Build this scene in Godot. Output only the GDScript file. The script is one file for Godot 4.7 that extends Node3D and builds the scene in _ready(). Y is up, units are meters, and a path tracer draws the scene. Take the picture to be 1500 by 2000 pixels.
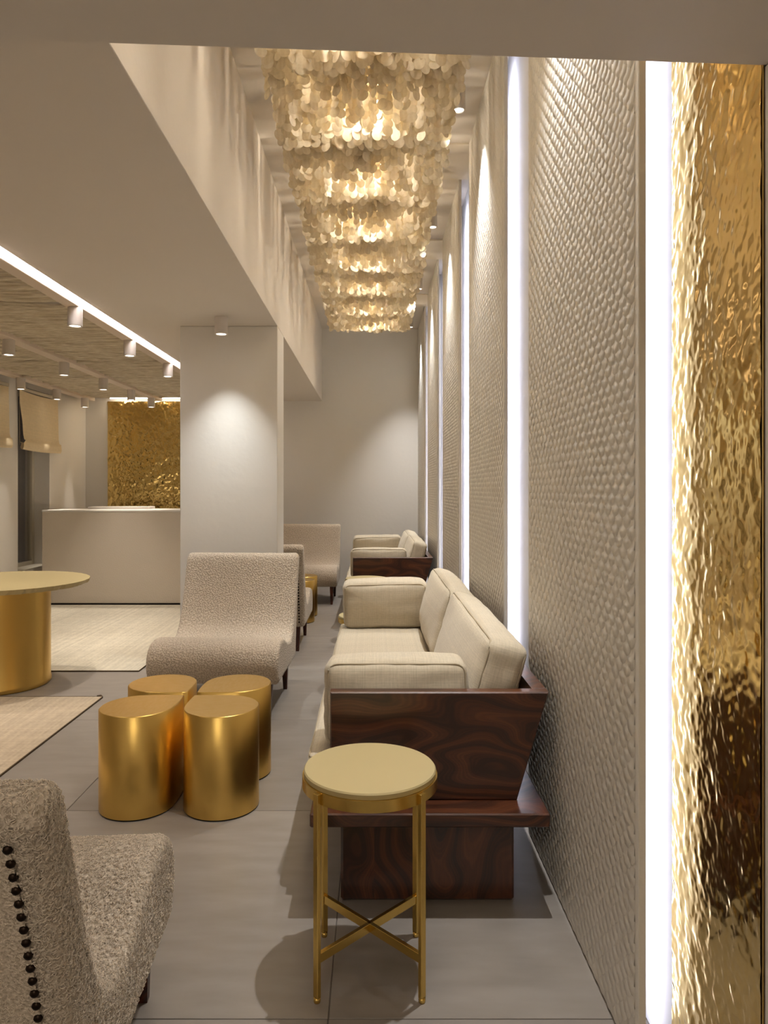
extends Node3D
# A hotel lounge: shell chandelier over a row of sofas, scale-textured wall panels with light slots, brass tables, boucle chairs.
# Positions are given as (x to the right, height, depth ahead of the eye); depth d is z = -d.

const EYE := 1.3
const FOCAL := 1390.0
const LOW := 2.475      # low ceiling
const HIGH := 3.44      # ceiling over the sofas
const WALL := 0.585     # face of the scale panels
const BACK := 0.668     # wall behind the slots
const FAR := 9.52
const SOFFIT := -0.698

var M := {}
var taken := {}
var rng := RandomNumberGenerator.new()


func _ready() -> void:
	rng.seed = 7
	# ---- camera
	var cam := Camera3D.new()
	cam.name = "camera"
	cam.projection = Camera3D.PROJECTION_FRUSTUM
	cam.near = 0.05
	cam.far = 60.0
	cam.keep_aspect = Camera3D.KEEP_HEIGHT
	cam.size = 0.05 * 2000.0 / FOCAL
	cam.frustum_offset = Vector2(19.0, -45.0) / FOCAL * 0.05
	cam.position = Vector3(0, EYE, 0)
	add_child(cam)
	cam.current = true
	# ---- night outside the windows
	var we := WorldEnvironment.new()
	we.name = "world_environment"
	var e := Environment.new()
	e.background_mode = Environment.BG_COLOR
	e.background_color = Color(0.09, 0.075, 0.065)
	e.tonemap_mode = Environment.TONE_MAPPER_LINEAR
	e.tonemap_exposure = 1.5
	e.sdfgi_enabled = true
	e.ssao_enabled = true
	e.ssil_enabled = true
	we.environment = e
	add_child(we)
	materials()
	structure()
	lobby_light()
	wall_panels()
	gold_sheets()
	slot_lights()
	pergola()
	counter()
	windows()
	downlights()
	chandelier()
	sofas()
	chairs()
	stools()
	tables()
	rugs()


# ------------------------------------------------------------------ helpers

func P(x: float, y: float, d: float) -> Vector3:
	return Vector3(x, y, -d)


func numbered(n: String) -> String:
	if not taken.has(n):
		taken[n] = 0
		return n
	taken[n] += 1
	return "%s_%03d" % [n, taken[n]]


func tag(o: Node, label: String, category: String, group := "") -> void:
	o.set_meta("label", label)
	o.set_meta("category", category)
	if group != "":
		o.set_meta("group", group)


func thing(called: String, label: String, category: String, at := Vector3.ZERO, turn := 0.0, group := "") -> Node3D:
	var o := Node3D.new()
	o.name = numbered(called)
	add_child(o)
	o.position = at
	o.rotation.y = turn
	tag(o, label, category, group)
	return o


func part(called: String, mesh: Mesh, mat: Material, parent: Node, at := Vector3.ZERO) -> MeshInstance3D:
	var o := MeshInstance3D.new()
	o.name = called
	o.mesh = mesh
	o.material_override = mat
	o.position = at
	parent.add_child(o, true)
	return o


func struct(called: String, mesh: Mesh, mat: Material, at := Vector3.ZERO, label := "", category := "wall") -> MeshInstance3D:
	var o := part(numbered(called), mesh, mat, self, at)
	o.set_meta("kind", "structure")
	if label != "":
		tag(o, label, category)
	return o


func copy(o: Node3D, label: String) -> Node3D:
	var c: Node3D = o.duplicate()
	c.name = numbered(String(o.name))
	add_child(c)
	c.set_meta("label", label)
	return c


func tri(st: SurfaceTool, a: Vector3, b: Vector3, c: Vector3, hint: Vector3) -> void:
	var n := (a - c).cross(a - b)
	st.add_vertex(a)
	if n.dot(hint) >= 0.0:
		st.add_vertex(b)
		st.add_vertex(c)
	else:
		st.add_vertex(c)
		st.add_vertex(b)


func quad(st: SurfaceTool, a: Vector3, b: Vector3, c: Vector3, d: Vector3, hint: Vector3) -> void:
	tri(st, a, b, c, hint)
	tri(st, a, c, d, hint)


func begin(smooth := false) -> SurfaceTool:
	var st := SurfaceTool.new()
	st.begin(Mesh.PRIMITIVE_TRIANGLES)
	st.set_smooth_group(0 if smooth else -1)
	return st


func done(st: SurfaceTool) -> ArrayMesh:
	st.generate_normals()
	st.index()
	return st.commit()


# box from corner to corner (x, y, d), chamfered
func box_into(st: SurfaceTool, lo: Vector3, hi: Vector3, bev := 0.004) -> void:
	var c := (lo + hi) / 2.0
	var h := (hi - lo).abs() / 2.0
	var b: float = min(bev, min(h.x, min(h.y, h.z)) * 0.9)
	for ax in 3:
		var u := (ax + 1) % 3
		var v := (ax + 2) % 3
		for s in [-1.0, 1.0]:
			var q := []
			for k in [[-1.0, -1.0], [1.0, -1.0], [1.0, 1.0], [-1.0, 1.0]]:
				var p := Vector3.ZERO
				p[ax] = s * h[ax]
				p[u] = k[0] * (h[u] - b)
				p[v] = k[1] * (h[v] - b)
				q.append(c + p)
			var n := Vector3.ZERO
			n[ax] = s
			quad(st, q[0], q[1], q[2], q[3], n)
		# edges along ax
		for su in [-1.0, 1.0]:
			for sv in [-1.0, 1.0]:
				var e := []
				for k in [[-1.0, 0], [1.0, 0], [1.0, 1], [-1.0, 1]]:
					var p := Vector3.ZERO
					p[ax] = k[0] * (h[ax] - b)
					p[u] = su * (h[u] - (b if k[1] == 1 else 0.0))
					p[v] = sv * (h[v] - (0.0 if k[1] == 1 else b))
					e.append(c + p)
				var n := Vector3.ZERO
				n[u] = su
				n[v] = sv
				quad(st, e[0], e[1], e[2], e[3], n)
	for sx in [-1.0, 1.0]:
		for sy in [-1.0, 1.0]:
			for sz in [-1.0, 1.0]:
				var s := Vector3(sx, sy, sz)
				tri(st, c + s * Vector3(h.x, h.y - b, h.z - b), c + s * Vector3(h.x - b, h.y, h.z - b), c + s * Vector3(h.x - b, h.y - b, h.z), s)


func box(lo: Vector3, hi: Vector3, bev := 0.004) -> ArrayMesh:
	var st := begin()
	box_into(st, lo, hi, bev)
	return done(st)


# box given in x, y and depth ranges
func slab(x0: float, x1: float, y0: float, y1: float, d0: float, d1: float, bev := 0.002) -> ArrayMesh:
	return box(Vector3(x0, y0, -d1), Vector3(x1, y1, -d0), bev)


# polygon in the xy plane pushed from z0 to z1, edges chamfered
func prism(poly: PackedVector2Array, z0: float, z1: float, bev := 0.004) -> ArrayMesh:
	var st := begin()
	var mid := Vector2.ZERO
	for p in poly:
		mid += p / poly.size()
	var inner := Geometry2D.offset_polygon(poly, -bev)[0]
	var n := poly.size()
	# pair inner with outer by nearest
	var ins := PackedVector2Array()
	for p in poly:
		var best := inner[0]
		for q in inner:
			if q.distance_to(p) < best.distance_to(p):
				best = q
		ins.append(best)
	var idx := Geometry2D.triangulate_polygon(ins)
	for s in [0, 1]:
		var z := z0 if s == 0 else z1
		var dir := Vector3(0, 0, sign(z - (z1 if s == 0 else z0)))
		for k in range(0, idx.size(), 3):
			tri(st, Vector3(ins[idx[k]].x, ins[idx[k]].y, z), Vector3(ins[idx[k + 1]].x, ins[idx[k + 1]].y, z), Vector3(ins[idx[k + 2]].x, ins[idx[k + 2]].y, z), dir)
		var zi: float = z - dir.z * bev
		for k in n:
			var a := poly[k]
			var b := poly[(k + 1) % n]
			var o := ((a + b) / 2.0 - mid)
			quad(st, Vector3(ins[k].x, ins[k].y, z), Vector3(ins[(k + 1) % n].x, ins[(k + 1) % n].y, z), Vector3(b.x, b.y, zi), Vector3(a.x, a.y, zi), Vector3(o.x, o.y, 0) + dir * 0.1)
	var za: float = z0 + sign(z1 - z0) * bev
	var zb: float = z1 - sign(z1 - z0) * bev
	for k in n:
		var a := poly[k]
		var b := poly[(k + 1) % n]
		var o := ((a + b) / 2.0 - mid)
		quad(st, Vector3(a.x, a.y, za), Vector3(b.x, b.y, za), Vector3(b.x, b.y, zb), Vector3(a.x, a.y, zb), Vector3(o.x, o.y, 0))
	return done(st)


# profile of (radius, height) pairs turned about y; hard edges where a point is given twice
func lathe(prof: Array, seg := 40) -> ArrayMesh:
	var st := begin(true)
	var grp := 0
	for k in prof.size() - 1:
		var a: Vector2 = prof[k]
		var b: Vector2 = prof[k + 1]
		if a.is_equal_approx(b):
			grp += 1
			continue
		st.set_smooth_group(grp)
		var n2 := Vector2(b.y - a.y, -(b.x - a.x))     # outward when the profile runs upward on the outside
		for s in seg:
			var t0 := TAU * s / seg
			var t1 := TAU * (s + 1) / seg
			var c0 := Vector3(cos(t0), 0, sin(t0))
			var c1 := Vector3(cos(t1), 0, sin(t1))
			var cm := (c0 + c1).normalized()
			var hint := cm * n2.x + Vector3(0, n2.y, 0)
			var p := c0 * a.x + Vector3(0, a.y, 0)
			var q := c1 * a.x + Vector3(0, a.y, 0)
			var r := c1 * b.x + Vector3(0, b.y, 0)
			var w := c0 * b.x + Vector3(0, b.y, 0)
			if a.x > 1e-6:
				tri(st, p, q, r, hint)
			if b.x > 1e-6:
				tri(st, p, r, w, hint)
	return done(st)


func tube_into(st: SurfaceTool, pts: Array, radii, seg := 8, closed := false, caps := true) -> void:
	var rings := []
	var n := pts.size()
	for k in n:
		var a: Vector3 = pts[(k - 1 + n) % n] if (closed or k > 0) else pts[k]
		var b: Vector3 = pts[(k + 1) % n] if (closed or k < n - 1) else pts[k]
		var t := (b - a).normalized()
		var u := t.cross(Vector3.UP if abs(t.y) < 0.9 else Vector3.RIGHT).normalized()
		var v := t.cross(u)
		var r: float = radii[k] if radii is Array else radii
		var ring := []
		for s in seg:
			var an := TAU * s / seg
			ring.append(pts[k] + (u * cos(an) + v * sin(an)) * r)
		rings.append(ring)
	for k in (n if closed else n - 1):
		var A: Array = rings[k]
		var B: Array = rings[(k + 1) % n]
		for s in seg:
			var s1 := (s + 1) % seg
			quad(st, A[s], A[s1], B[s1], B[s], (A[s] + A[s1]) / 2.0 - pts[k])
	if caps and not closed:
		for s in seg:
			tri(st, pts[0], rings[0][s], rings[0][(s + 1) % seg], pts[0] - pts[1])
			tri(st, pts[n - 1], rings[n - 1][s], rings[n - 1][(s + 1) % seg], pts[n - 1] - pts[n - 2])


func tube(pts: Array, radii, seg := 8, closed := false) -> ArrayMesh:
	var st := begin(true)
	tube_into(st, pts, radii, seg, closed)
	return done(st)


# a grid of positions to a smooth mesh; flip turns it over
func grid_mesh(pos: PackedVector3Array, nx: int, ny: int, flip := false) -> ArrayMesh:
	var nor := PackedVector3Array()
	nor.resize(pos.size())
	var uv := PackedVector2Array()
	uv.resize(pos.size())
	var idx := PackedInt32Array()
	for j in ny:
		for i in nx:
			var k := j * nx + i
			var du := pos[j * nx + mini(i + 1, nx - 1)] - pos[j * nx + maxi(i - 1, 0)]
			var dv := pos[mini(j + 1, ny - 1) * nx + i] - pos[maxi(j - 1, 0) * nx + i]
			var nn := du.cross(dv).normalized()
			nor[k] = -nn if flip else nn
			uv[k] = Vector2(float(i) / (nx - 1), float(j) / (ny - 1))
			if i < nx - 1 and j < ny - 1:
				if flip:
					idx.append_array([k, k + 1, k + nx, k + 1, k + nx + 1, k + nx])
				else:
					idx.append_array([k, k + nx, k + 1, k + 1, k + nx, k + nx + 1])
	var arr := []
	arr.resize(Mesh.ARRAY_MAX)
	arr[Mesh.ARRAY_VERTEX] = pos
	arr[Mesh.ARRAY_NORMAL] = nor
	arr[Mesh.ARRAY_TEX_UV] = uv
	arr[Mesh.ARRAY_INDEX] = idx
	var am := ArrayMesh.new()
	am.add_surface_from_arrays(Mesh.PRIMITIVE_TRIANGLES, arr)
	return am


# rounded box, faces swelling outwards, gently creased
func cushion(size: Vector3, r: float, bulge: Vector3, seed_: int, n := 18, wrinkle := 0.003) -> ArrayMesh:
	var fn := FastNoiseLite.new()
	fn.seed = seed_
	fn.frequency = 7.0
	var h := size / 2.0
	var st := begin(true)
	var at := func(p: Vector3) -> Vector3:
		var w := p * h
		var q := Vector3(clampf(w.x, -h.x + r, h.x - r), clampf(w.y, -h.y + r, h.y - r), clampf(w.z, -h.z + r, h.z - r))
		var dd := w - q
		var o := q + (dd.normalized() * r if dd.length() > 1e-6 else Vector3.ZERO)
		var dir := dd.normalized()
		var a := Vector3(1, 1, 1) - p * p
		o.x += sign(p.x) * bulge.x * a.y * a.z * abs(p.x)
		o.y += sign(p.y) * bulge.y * a.x * a.z * abs(p.y)
		o.z += sign(p.z) * bulge.z * a.x * a.y * abs(p.z)
		return o + dir * wrinkle * (fn.get_noise_3d(o.x, o.y * 2.0, o.z) * 2.0)
	for ax in 3:
		var u := (ax + 1) % 3
		var v := (ax + 2) % 3
		for s in [-1.0, 1.0]:
			var pts := []
			for i in n + 1:
				for j in n + 1:
					var p := Vector3.ZERO
					p[ax] = s
					# denser near the edges
					p[u] = sin((float(i) / n - 0.5) * PI * 0.98) / sin(PI * 0.49)
					p[v] = sin((float(j) / n - 0.5) * PI * 0.98) / sin(PI * 0.49)
					pts.append(at.call(p))
			var hint := Vector3.ZERO
			hint[ax] = s
			for i in n:
				for j in n:
					var k := i * (n + 1) + j
					quad(st, pts[k], pts[k + n + 1], pts[k + n + 2], pts[k + 1], pts[k] / h * 0.6 + hint)
	return done(st)


# loop of piping along one face of a cushion (thin along axis ax)
func piping(size: Vector3, r: float, ax: int, side: float) -> ArrayMesh:
	var h := size / 2.0
	var u := (ax + 1) % 3
	var v := (ax + 2) % 3
	var k := r * 0.27
	var c := r * 0.9
	var pts := []
	var hu: float = h[u] - k
	var hv: float = h[v] - k
	for corner in [[1, 1, 0.0], [-1, 1, 0.25], [-1, -1, 0.5], [1, -1, 0.75]]:
		for s in 5:
			var an: float = (corner[2] + s / 16.0) * TAU
			var p := Vector3.ZERO
			p[ax] = side * (h[ax] - k)
			p[u] = corner[0] * (hu - c) + cos(an) * c
			p[v] = corner[1] * (hv - c) + sin(an) * c
			pts.append(p)
	return tube(pts, 0.0035, 6, true)


# closed outline in (z, y) drawn out along x with rounded rims
func upholster(outline: PackedVector2Array, width: float, r: float, fuzz := 0.0, nx := 24) -> ArrayMesh:
	var fn := FastNoiseLite.new()
	fn.seed = 3
	fn.frequency = 45.0
	var n := outline.size()
	var nor := PackedVector2Array()
	var area := 0.0
	for k in n:
		var a := outline[k]
		var b := outline[(k + 1) % n]
		area += a.x * b.y - b.x * a.y
	for k in n:
		var t := (outline[(k + 1) % n] - outline[(k - 1 + n) % n]).normalized()
		var o := Vector2(t.y, -t.x)
		nor.append(o if area > 0 else -o)
	var rings := []
	var xs := []
	var ins := []
	# from the rim (inset r) to the flat (inset 0)
	for s in 6:
		var an := PI / 2 * s / 5.0
		xs.append(-width / 2 + r - r * cos(an))
		ins.append(r - r * sin(an))
	for s in range(1, nx):
		xs.append(lerpf(-width / 2 + r, width / 2 - r, float(s) / nx))
		ins.append(0.0)
	for s in range(5, -1, -1):
		var an := PI / 2 * s / 5.0
		xs.append(width / 2 - r + r * cos(an))
		ins.append(r - r * sin(an))
	for i in xs.size():
		var ring := []
		for k in n:
			var q: Vector2 = outline[k] - nor[k] * ins[i]
			if fuzz > 0.0:
				q += nor[k] * fuzz * fn.get_noise_3d(xs[i], q.x, q.y)
			ring.append(Vector3(xs[i], q.y, q.x))
		rings.append(ring)
	var st := begin(true)
	for i in xs.size() - 1:
		for k in n:
			var k1 := (k + 1) % n
			var sx := 0.0
			if i < 5:
				sx = -1.0
			elif i >= xs.size() - 6:
				sx = 1.0
			quad(st, rings[i][k], rings[i][k1], rings[i + 1][k1], rings[i + 1][k], Vector3(sx, nor[k].y, nor[k].x))
	st.set_smooth_group(-1)
	for e in [0, xs.size() - 1]:
		var idx := Geometry2D.triangulate_polygon(outline)
		for k in range(0, idx.size(), 3):
			tri(st, rings[e][idx[k]], rings[e][idx[k + 1]], rings[e][idx[k + 2]], Vector3(-1 if e == 0 else 1, 0, 0))
	return done(st)


func spline(ctrl: Array, per: int) -> PackedVector2Array:
	# closed outline; a control point with z = 1 is a corner
	var out := PackedVector2Array()
	var n := ctrl.size()
	for k in n:
		var p0: Vector3 = ctrl[(k - 1 + n) % n]
		var p1: Vector3 = ctrl[k]
		var p2: Vector3 = ctrl[(k + 1) % n]
		var p3: Vector3 = ctrl[(k + 2) % n]
		if p1.z > 0.5:
			p0 = p1
		if p2.z > 0.5:
			p3 = p2
		for s in per:
			var t := float(s) / per
			out.append(Vector2(p1.x, p1.y).cubic_interpolate(Vector2(p2.x, p2.y), Vector2(p0.x, p0.y), Vector2(p3.x, p3.y), t))
	return out


func area_light(called: String, parent: Node, at: Vector3, towards: Vector3, sx: float, sy: float, energy: float, color: Color) -> AreaLight3D:
	var l := AreaLight3D.new()
	l.name = called
	l.area_size = Vector2(sx, sy)
	l.light_energy = energy
	l.light_color = color
	l.shadow_enabled = true
	l.area_range = 14.0
	parent.add_child(l, true)
	l.position = at
	var up := Vector3.UP if abs(towards.y) < 0.9 else Vector3(0, 0, -1)
	l.basis = Basis.looking_at(towards, up)
	return l


# ------------------------------------------------------------------ materials

func std(color: Color, rough: float, metal := 0.0) -> StandardMaterial3D:
	var m := StandardMaterial3D.new()
	m.albedo_color = color
	m.roughness = rough
	m.metallic = metal
	return m


func noise_tex(kind: int, freq: float, oct: int, seed_: int, lo := Color.BLACK, hi := Color.WHITE, size := 512) -> NoiseTexture2D:
	var fn := FastNoiseLite.new()
	fn.noise_type = kind
	fn.frequency = freq
	fn.fractal_octaves = oct
	fn.seed = seed_
	var t := NoiseTexture2D.new()
	t.width = size
	t.height = size
	t.seamless = true
	t.noise = fn
	if lo != Color.BLACK or hi != Color.WHITE:
		var g := Gradient.new()
		g.set_color(0, lo)
		g.set_color(1, hi)
		t.color_ramp = g
	return t


func tri_map(m: StandardMaterial3D, scale: Vector3, world := false) -> void:
	m.uv1_triplanar = true
	m.uv1_world_triplanar = world
	m.uv1_scale = scale
	m.uv1_triplanar_sharpness = 8.0


func wood_image(w: int, h: int, upright: bool, seed_: int) -> ImageTexture:
	var fn := FastNoiseLite.new()
	fn.seed = seed_
	fn.frequency = 0.003
	fn.fractal_octaves = 2
	var fine := FastNoiseLite.new()
	fine.seed = seed_ + 5
	fine.frequency = 0.05
	var im := Image.create(w, h, false, Image.FORMAT_RGB8)
	var dark := Color(0.185, 0.095, 0.055)
	var mid := Color(0.30, 0.16, 0.09)
	var light := Color(0.425, 0.24, 0.135)
	var knot := Vector2(0.72, 0.66)
	for y in h:
		for x in w:
			var u := float(x) / w
			var v := float(y) / h
			# blend across the seam so that it tiles
			var nx := lerpf(fn.get_noise_2d(x * 0.45, y * 1.6), fn.get_noise_2d((x - w) * 0.45, y * 1.6), smoothstep(0.85, 1.0, u))
			var d := Vector2((u - knot.x) * 2.2, (v - knot.y) * 3.4)
			var kr := d.length()
			var pull := exp(-kr * kr * 1.6)
			var wave := v * 8.0 + nx * 2.0 + 0.35 * sin(u * TAU + v * 3.0)
			var rings := kr * 5.0 + nx * 3.2
			var g := lerpf(wave, rings, clampf(pull * 1.5, 0.0, 1.0))
			var s := 0.5 + 0.5 * sin(g * TAU * 0.55)
			s = s * 0.62 + 0.20 * (0.5 + 0.5 * sin(g * TAU * 1.7 + nx * 4.0)) + 0.18 * (0.5 + 0.5 * sin(g * TAU * 5.3))
			var pore := fine.get_noise_2d(x * 0.25, y * 5.0)
			var c := dark.lerp(mid, smoothstep(0.05, 0.6, s))
			c = c.lerp(light, smoothstep(0.6, 1.05, s) * 0.8)
			c = c.lerp(dark, clampf(pore * 0.35, 0.0, 0.3) + 0.75 * smoothstep(0.16, 0.03, kr))
			im.set_pixel(x, y, c)
	if upright:
		im.rotate_90(CLOCKWISE)
	return ImageTexture.create_from_image(im)


func linen_image(n: int, base: Color, spread: float, seed_: int) -> Array:
	var r := RandomNumberGenerator.new()
	r.seed = seed_
	var rows := []
	var cols := []
	for k in n:
		rows.append(r.randf_range(-1, 1))
		cols.append(r.randf_range(-1, 1))
	var slub := FastNoiseLite.new()
	slub.seed = seed_
	slub.frequency = 0.03
	var im := Image.create(n, n, false, Image.FORMAT_RGB8)
	var hm := Image.create(n, n, false, Image.FORMAT_RGB8)
	for y in n:
		for x in n:
			var over := ((x / 3) + (y / 3)) % 2 == 0
			var f: float = (rows[y / 3 * 3] if over else cols[x / 3 * 3]) * 0.6 + slub.get_noise_2d(x * (0.3 if over else 3.0), y * (3.0 if over else 0.3))
			var k := 1.0 + spread * f
			im.set_pixel(x, y, Color(base.r * k, base.g * k, base.b * k))
			var hh := 0.5 + 0.25 * f + (0.2 if over else -0.2) * sin(float((x if over else y) % 3 + 0.5) / 3.0 * PI)
			hm.set_pixel(x, y, Color(hh, hh, hh))
	return [ImageTexture.create_from_image(im), ImageTexture.create_from_image(hm)]


func materials() -> void:
	var fine := noise_tex(FastNoiseLite.TYPE_SIMPLEX_SMOOTH, 0.02, 4, 2)
	var plaster := func(c: Color) -> StandardMaterial3D:
		var m := std(c, 0.85)
		m.heightmap_enabled = true
		m.heightmap_texture = fine
		m.heightmap_scale = 0.06
		tri_map(m, Vector3.ONE * 1.3, true)
		return m
	M.wall = plaster.call(Color(0.91, 0.895, 0.87))
	M.cream = plaster.call(Color(0.91, 0.87, 0.80))
	M.ceiling = plaster.call(Color(0.89, 0.86, 0.825))
	M.panel = std(Color(0.87, 0.85, 0.815), 0.5)
	M.panel.heightmap_enabled = true
	M.panel.heightmap_texture = fine
	M.panel.heightmap_scale = 0.08
	tri_map(M.panel, Vector3.ONE * 3.0, true)
	M.slot_wall = std(Color(0.9, 0.9, 0.92), 0.8)
	# floor tiles: brushed cement look, three tones
	var tex := noise_tex(FastNoiseLite.TYPE_SIMPLEX_SMOOTH, 0.012, 5, 9, Color(0.90, 0.895, 0.89), Color(1, 1, 1))
	M.tiles = []
	for k in 3:
		var m := std(Color(0.56, 0.53, 0.50).darkened(0.03 * k), 0.42)
		m.albedo_texture = tex
		m.roughness_texture = tex
		m.roughness = 0.5
		tri_map(m, Vector3(0.5, 0.5, 1.7), true)
		m.uv1_offset = Vector3(0.37 * k, 0, 0.21 * k)
		M.tiles.append(m)
	M.grout = std(Color(0.36, 0.33, 0.31), 0.9)
	# cloths
	var boucle_h := noise_tex(FastNoiseLite.TYPE_SIMPLEX, 0.045, 3, 4)
	var boucle_c := noise_tex(FastNoiseLite.TYPE_SIMPLEX, 0.045, 3, 4, Color(0.74, 0.72, 0.69), Color(1, 1, 1))
	M.boucle = std(Color(0.87, 0.815, 0.745), 0.95)
	M.boucle.albedo_texture = boucle_c
	M.boucle.heightmap_enabled = true
	M.boucle.heightmap_texture = boucle_h
	M.boucle.heightmap_scale = 0.55
	M.boucle.rim_enabled = true
	M.boucle.rim = 0.5
	M.boucle.rim_tint = 0.5
	tri_map(M.boucle, Vector3.ONE * 3.0)
	M.yarn = std(Color(0.87, 0.815, 0.745), 0.95)
	M.boucle_back = std(Color(0.87, 0.815, 0.745), 0.95)
	M.boucle_back.albedo_texture = boucle_c
	M.boucle_back.heightmap_enabled = true
	M.boucle_back.heightmap_texture = boucle_h
	M.boucle_back.heightmap_scale = 0.2
	tri_map(M.boucle_back, Vector3.ONE * 5.0)
	var lin := linen_image(384, Color(0.745, 0.70, 0.615), 0.10, 21)
	M.linen = std(Color(1, 1, 1), 0.92)
	M.linen.albedo_texture = lin[0]
	M.linen.heightmap_enabled = true
	M.linen.heightmap_texture = lin[1]
	M.linen.heightmap_scale = 0.05
	M.linen.rim_enabled = true
	M.linen.rim = 0.3
	tri_map(M.linen, Vector3.ONE * 6.0)
	M.piping = std(Color(0.66, 0.61, 0.52), 0.9)
	var bl := linen_image(256, Color(0.90, 0.83, 0.69), 0.06, 5)
	M.blind = std(Color(1, 1, 1), 0.9)
	M.blind.albedo_texture = bl[0]
	tri_map(M.blind, Vector3.ONE * 4.0)
	M.rugs = []
	for c in [Color(0.76, 0.73, 0.66), Color(0.68, 0.62, 0.535)]:
		var rl := linen_image(384, c, 0.10, 31)
		var m := std(Color(1, 1, 1), 0.97)
		m.albedo_texture = rl[0]
		m.heightmap_enabled = true
		m.heightmap_texture = rl[1]
		m.heightmap_scale = 0.15
		tri_map(m, Vector3(0.6, 1, 2.2))
		M.rugs.append(m)
	M.rug_edge = std(Color(0.33, 0.27, 0.2), 0.95)
	# woods
	var wi := wood_image(1024, 512, false, 11)
	var wu := wood_image(1024, 512, true, 19)
	for k in ["wood", "wood_upright"]:
		var m := std(Color(1, 1, 1), 0.33)
		m.albedo_texture = wi if k == "wood" else wu
		m.clearcoat_enabled = true
		m.clearcoat = 0.45
		m.clearcoat_roughness = 0.18
		tri_map(m, Vector3(1.25, 1.9, 1.25) if k == "wood" else Vector3(1.5, 1.0, 1.5))
		M[k] = m
	M.wood.uv1_offset = Vector3(0.30, 1.55, 0)
	M.leg = std(Color(0.24, 0.10, 0.06), 0.35)
	M.leg.albedo_texture = wu
	M.leg.albedo_color = Color(1.0, 0.85, 0.8)
	tri_map(M.leg, Vector3.ONE * 3.0)
	# metals
	M.brass = std(Color(0.88, 0.74, 0.42), 0.33, 1.0)
	var brush := noise_tex(FastNoiseLite.TYPE_SIMPLEX, 0.02, 3, 8, Color(0.75, 0.75, 0.75), Color(1, 1, 1), 256)
	M.brass_top = std(Color(0.85, 0.71, 0.42), 0.42, 1.0)
	M.brass_top.roughness_texture = brush
	tri_map(M.brass_top, Vector3(3, 3, 8))
	M.brass_frame = std(Color(0.87, 0.74, 0.42), 0.26, 1.0)
	M.table_disc = std(Color(0.70, 0.64, 0.47), 0.5, 0.2)
	M.gold = std(Color(0.89, 0.775, 0.50), 0.13, 1.0)
	M.gold_dull = std(Color(0.90, 0.79, 0.51), 0.14, 1.0)
	M.nail = std(Color(0.16, 0.12, 0.09), 0.35, 0.9)
	M.rubber = std(Color(0.08, 0.07, 0.06), 0.8)
	# lamps
	M.lamp_body = std(Color(0.86, 0.83, 0.80), 0.55)
	M.lamp_glow = std(Color(1, 1, 1), 0.6)
	M.lamp_glow.emission_enabled = true
	M.lamp_glow.emission = Color(1, 0.95, 0.88)
	M.lamp_glow.emission_energy_multiplier = 5.0
	M.led = std(Color(1, 1, 1), 0.6)
	M.led.emission_enabled = true
	M.led.emission = Color(0.97, 0.96, 1.0)
	M.led.emission_energy_multiplier = 2.2
	M.bulb = std(Color(1, 1, 1), 0.5)
	M.bulb.emission_enabled = true
	M.bulb.emission = Color(1, 0.93, 0.80)
	M.bulb.emission_energy_multiplier = 2.5
	M.shell = std(Color(0.985, 0.968, 0.925), 0.28)
	M.shell.backlight_enabled = true
	M.shell.backlight = Color(1, 0.975, 0.92)
	M.shell.albedo_texture = noise_tex(FastNoiseLite.TYPE_CELLULAR, 0.03, 2, 6, Color(0.94, 0.93, 0.91), Color(1, 1, 1), 256)
	tri_map(M.shell, Vector3.ONE * 8.0)
	# sticks over the pergola, window
	var stick := noise_tex(FastNoiseLite.TYPE_SIMPLEX_SMOOTH, 0.02, 3, 14, Color(0.80, 0.77, 0.72), Color(1, 1, 1))
	M.stick = std(Color(0.93, 0.895, 0.82), 0.8)
	M.stick.albedo_texture = stick
	tri_map(M.stick, Vector3(0.7, 6, 6), true)
	M.frame = std(Color(0.89, 0.83, 0.77), 0.7)
	M.counter = std(Color(0.87, 0.83, 0.775), 0.7)
	M.counter.heightmap_enabled = true
	M.counter.heightmap_texture = noise_tex(FastNoiseLite.TYPE_CELLULAR, 0.06, 1, 12)
	M.counter.heightmap_scale = 0.15
	tri_map(M.counter, Vector3.ONE * 3.0)
	M.window_frame = std(Color(0.80, 0.77, 0.70), 0.5)
	M.glass = std(Color(0.5, 0.45, 0.4, 0.12), 0.03)
	M.glass.transparency = BaseMaterial3D.TRANSPARENCY_ALPHA
	M.dark = std(Color(0.05, 0.045, 0.04), 0.6)


# ------------------------------------------------------------------ room

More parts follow.
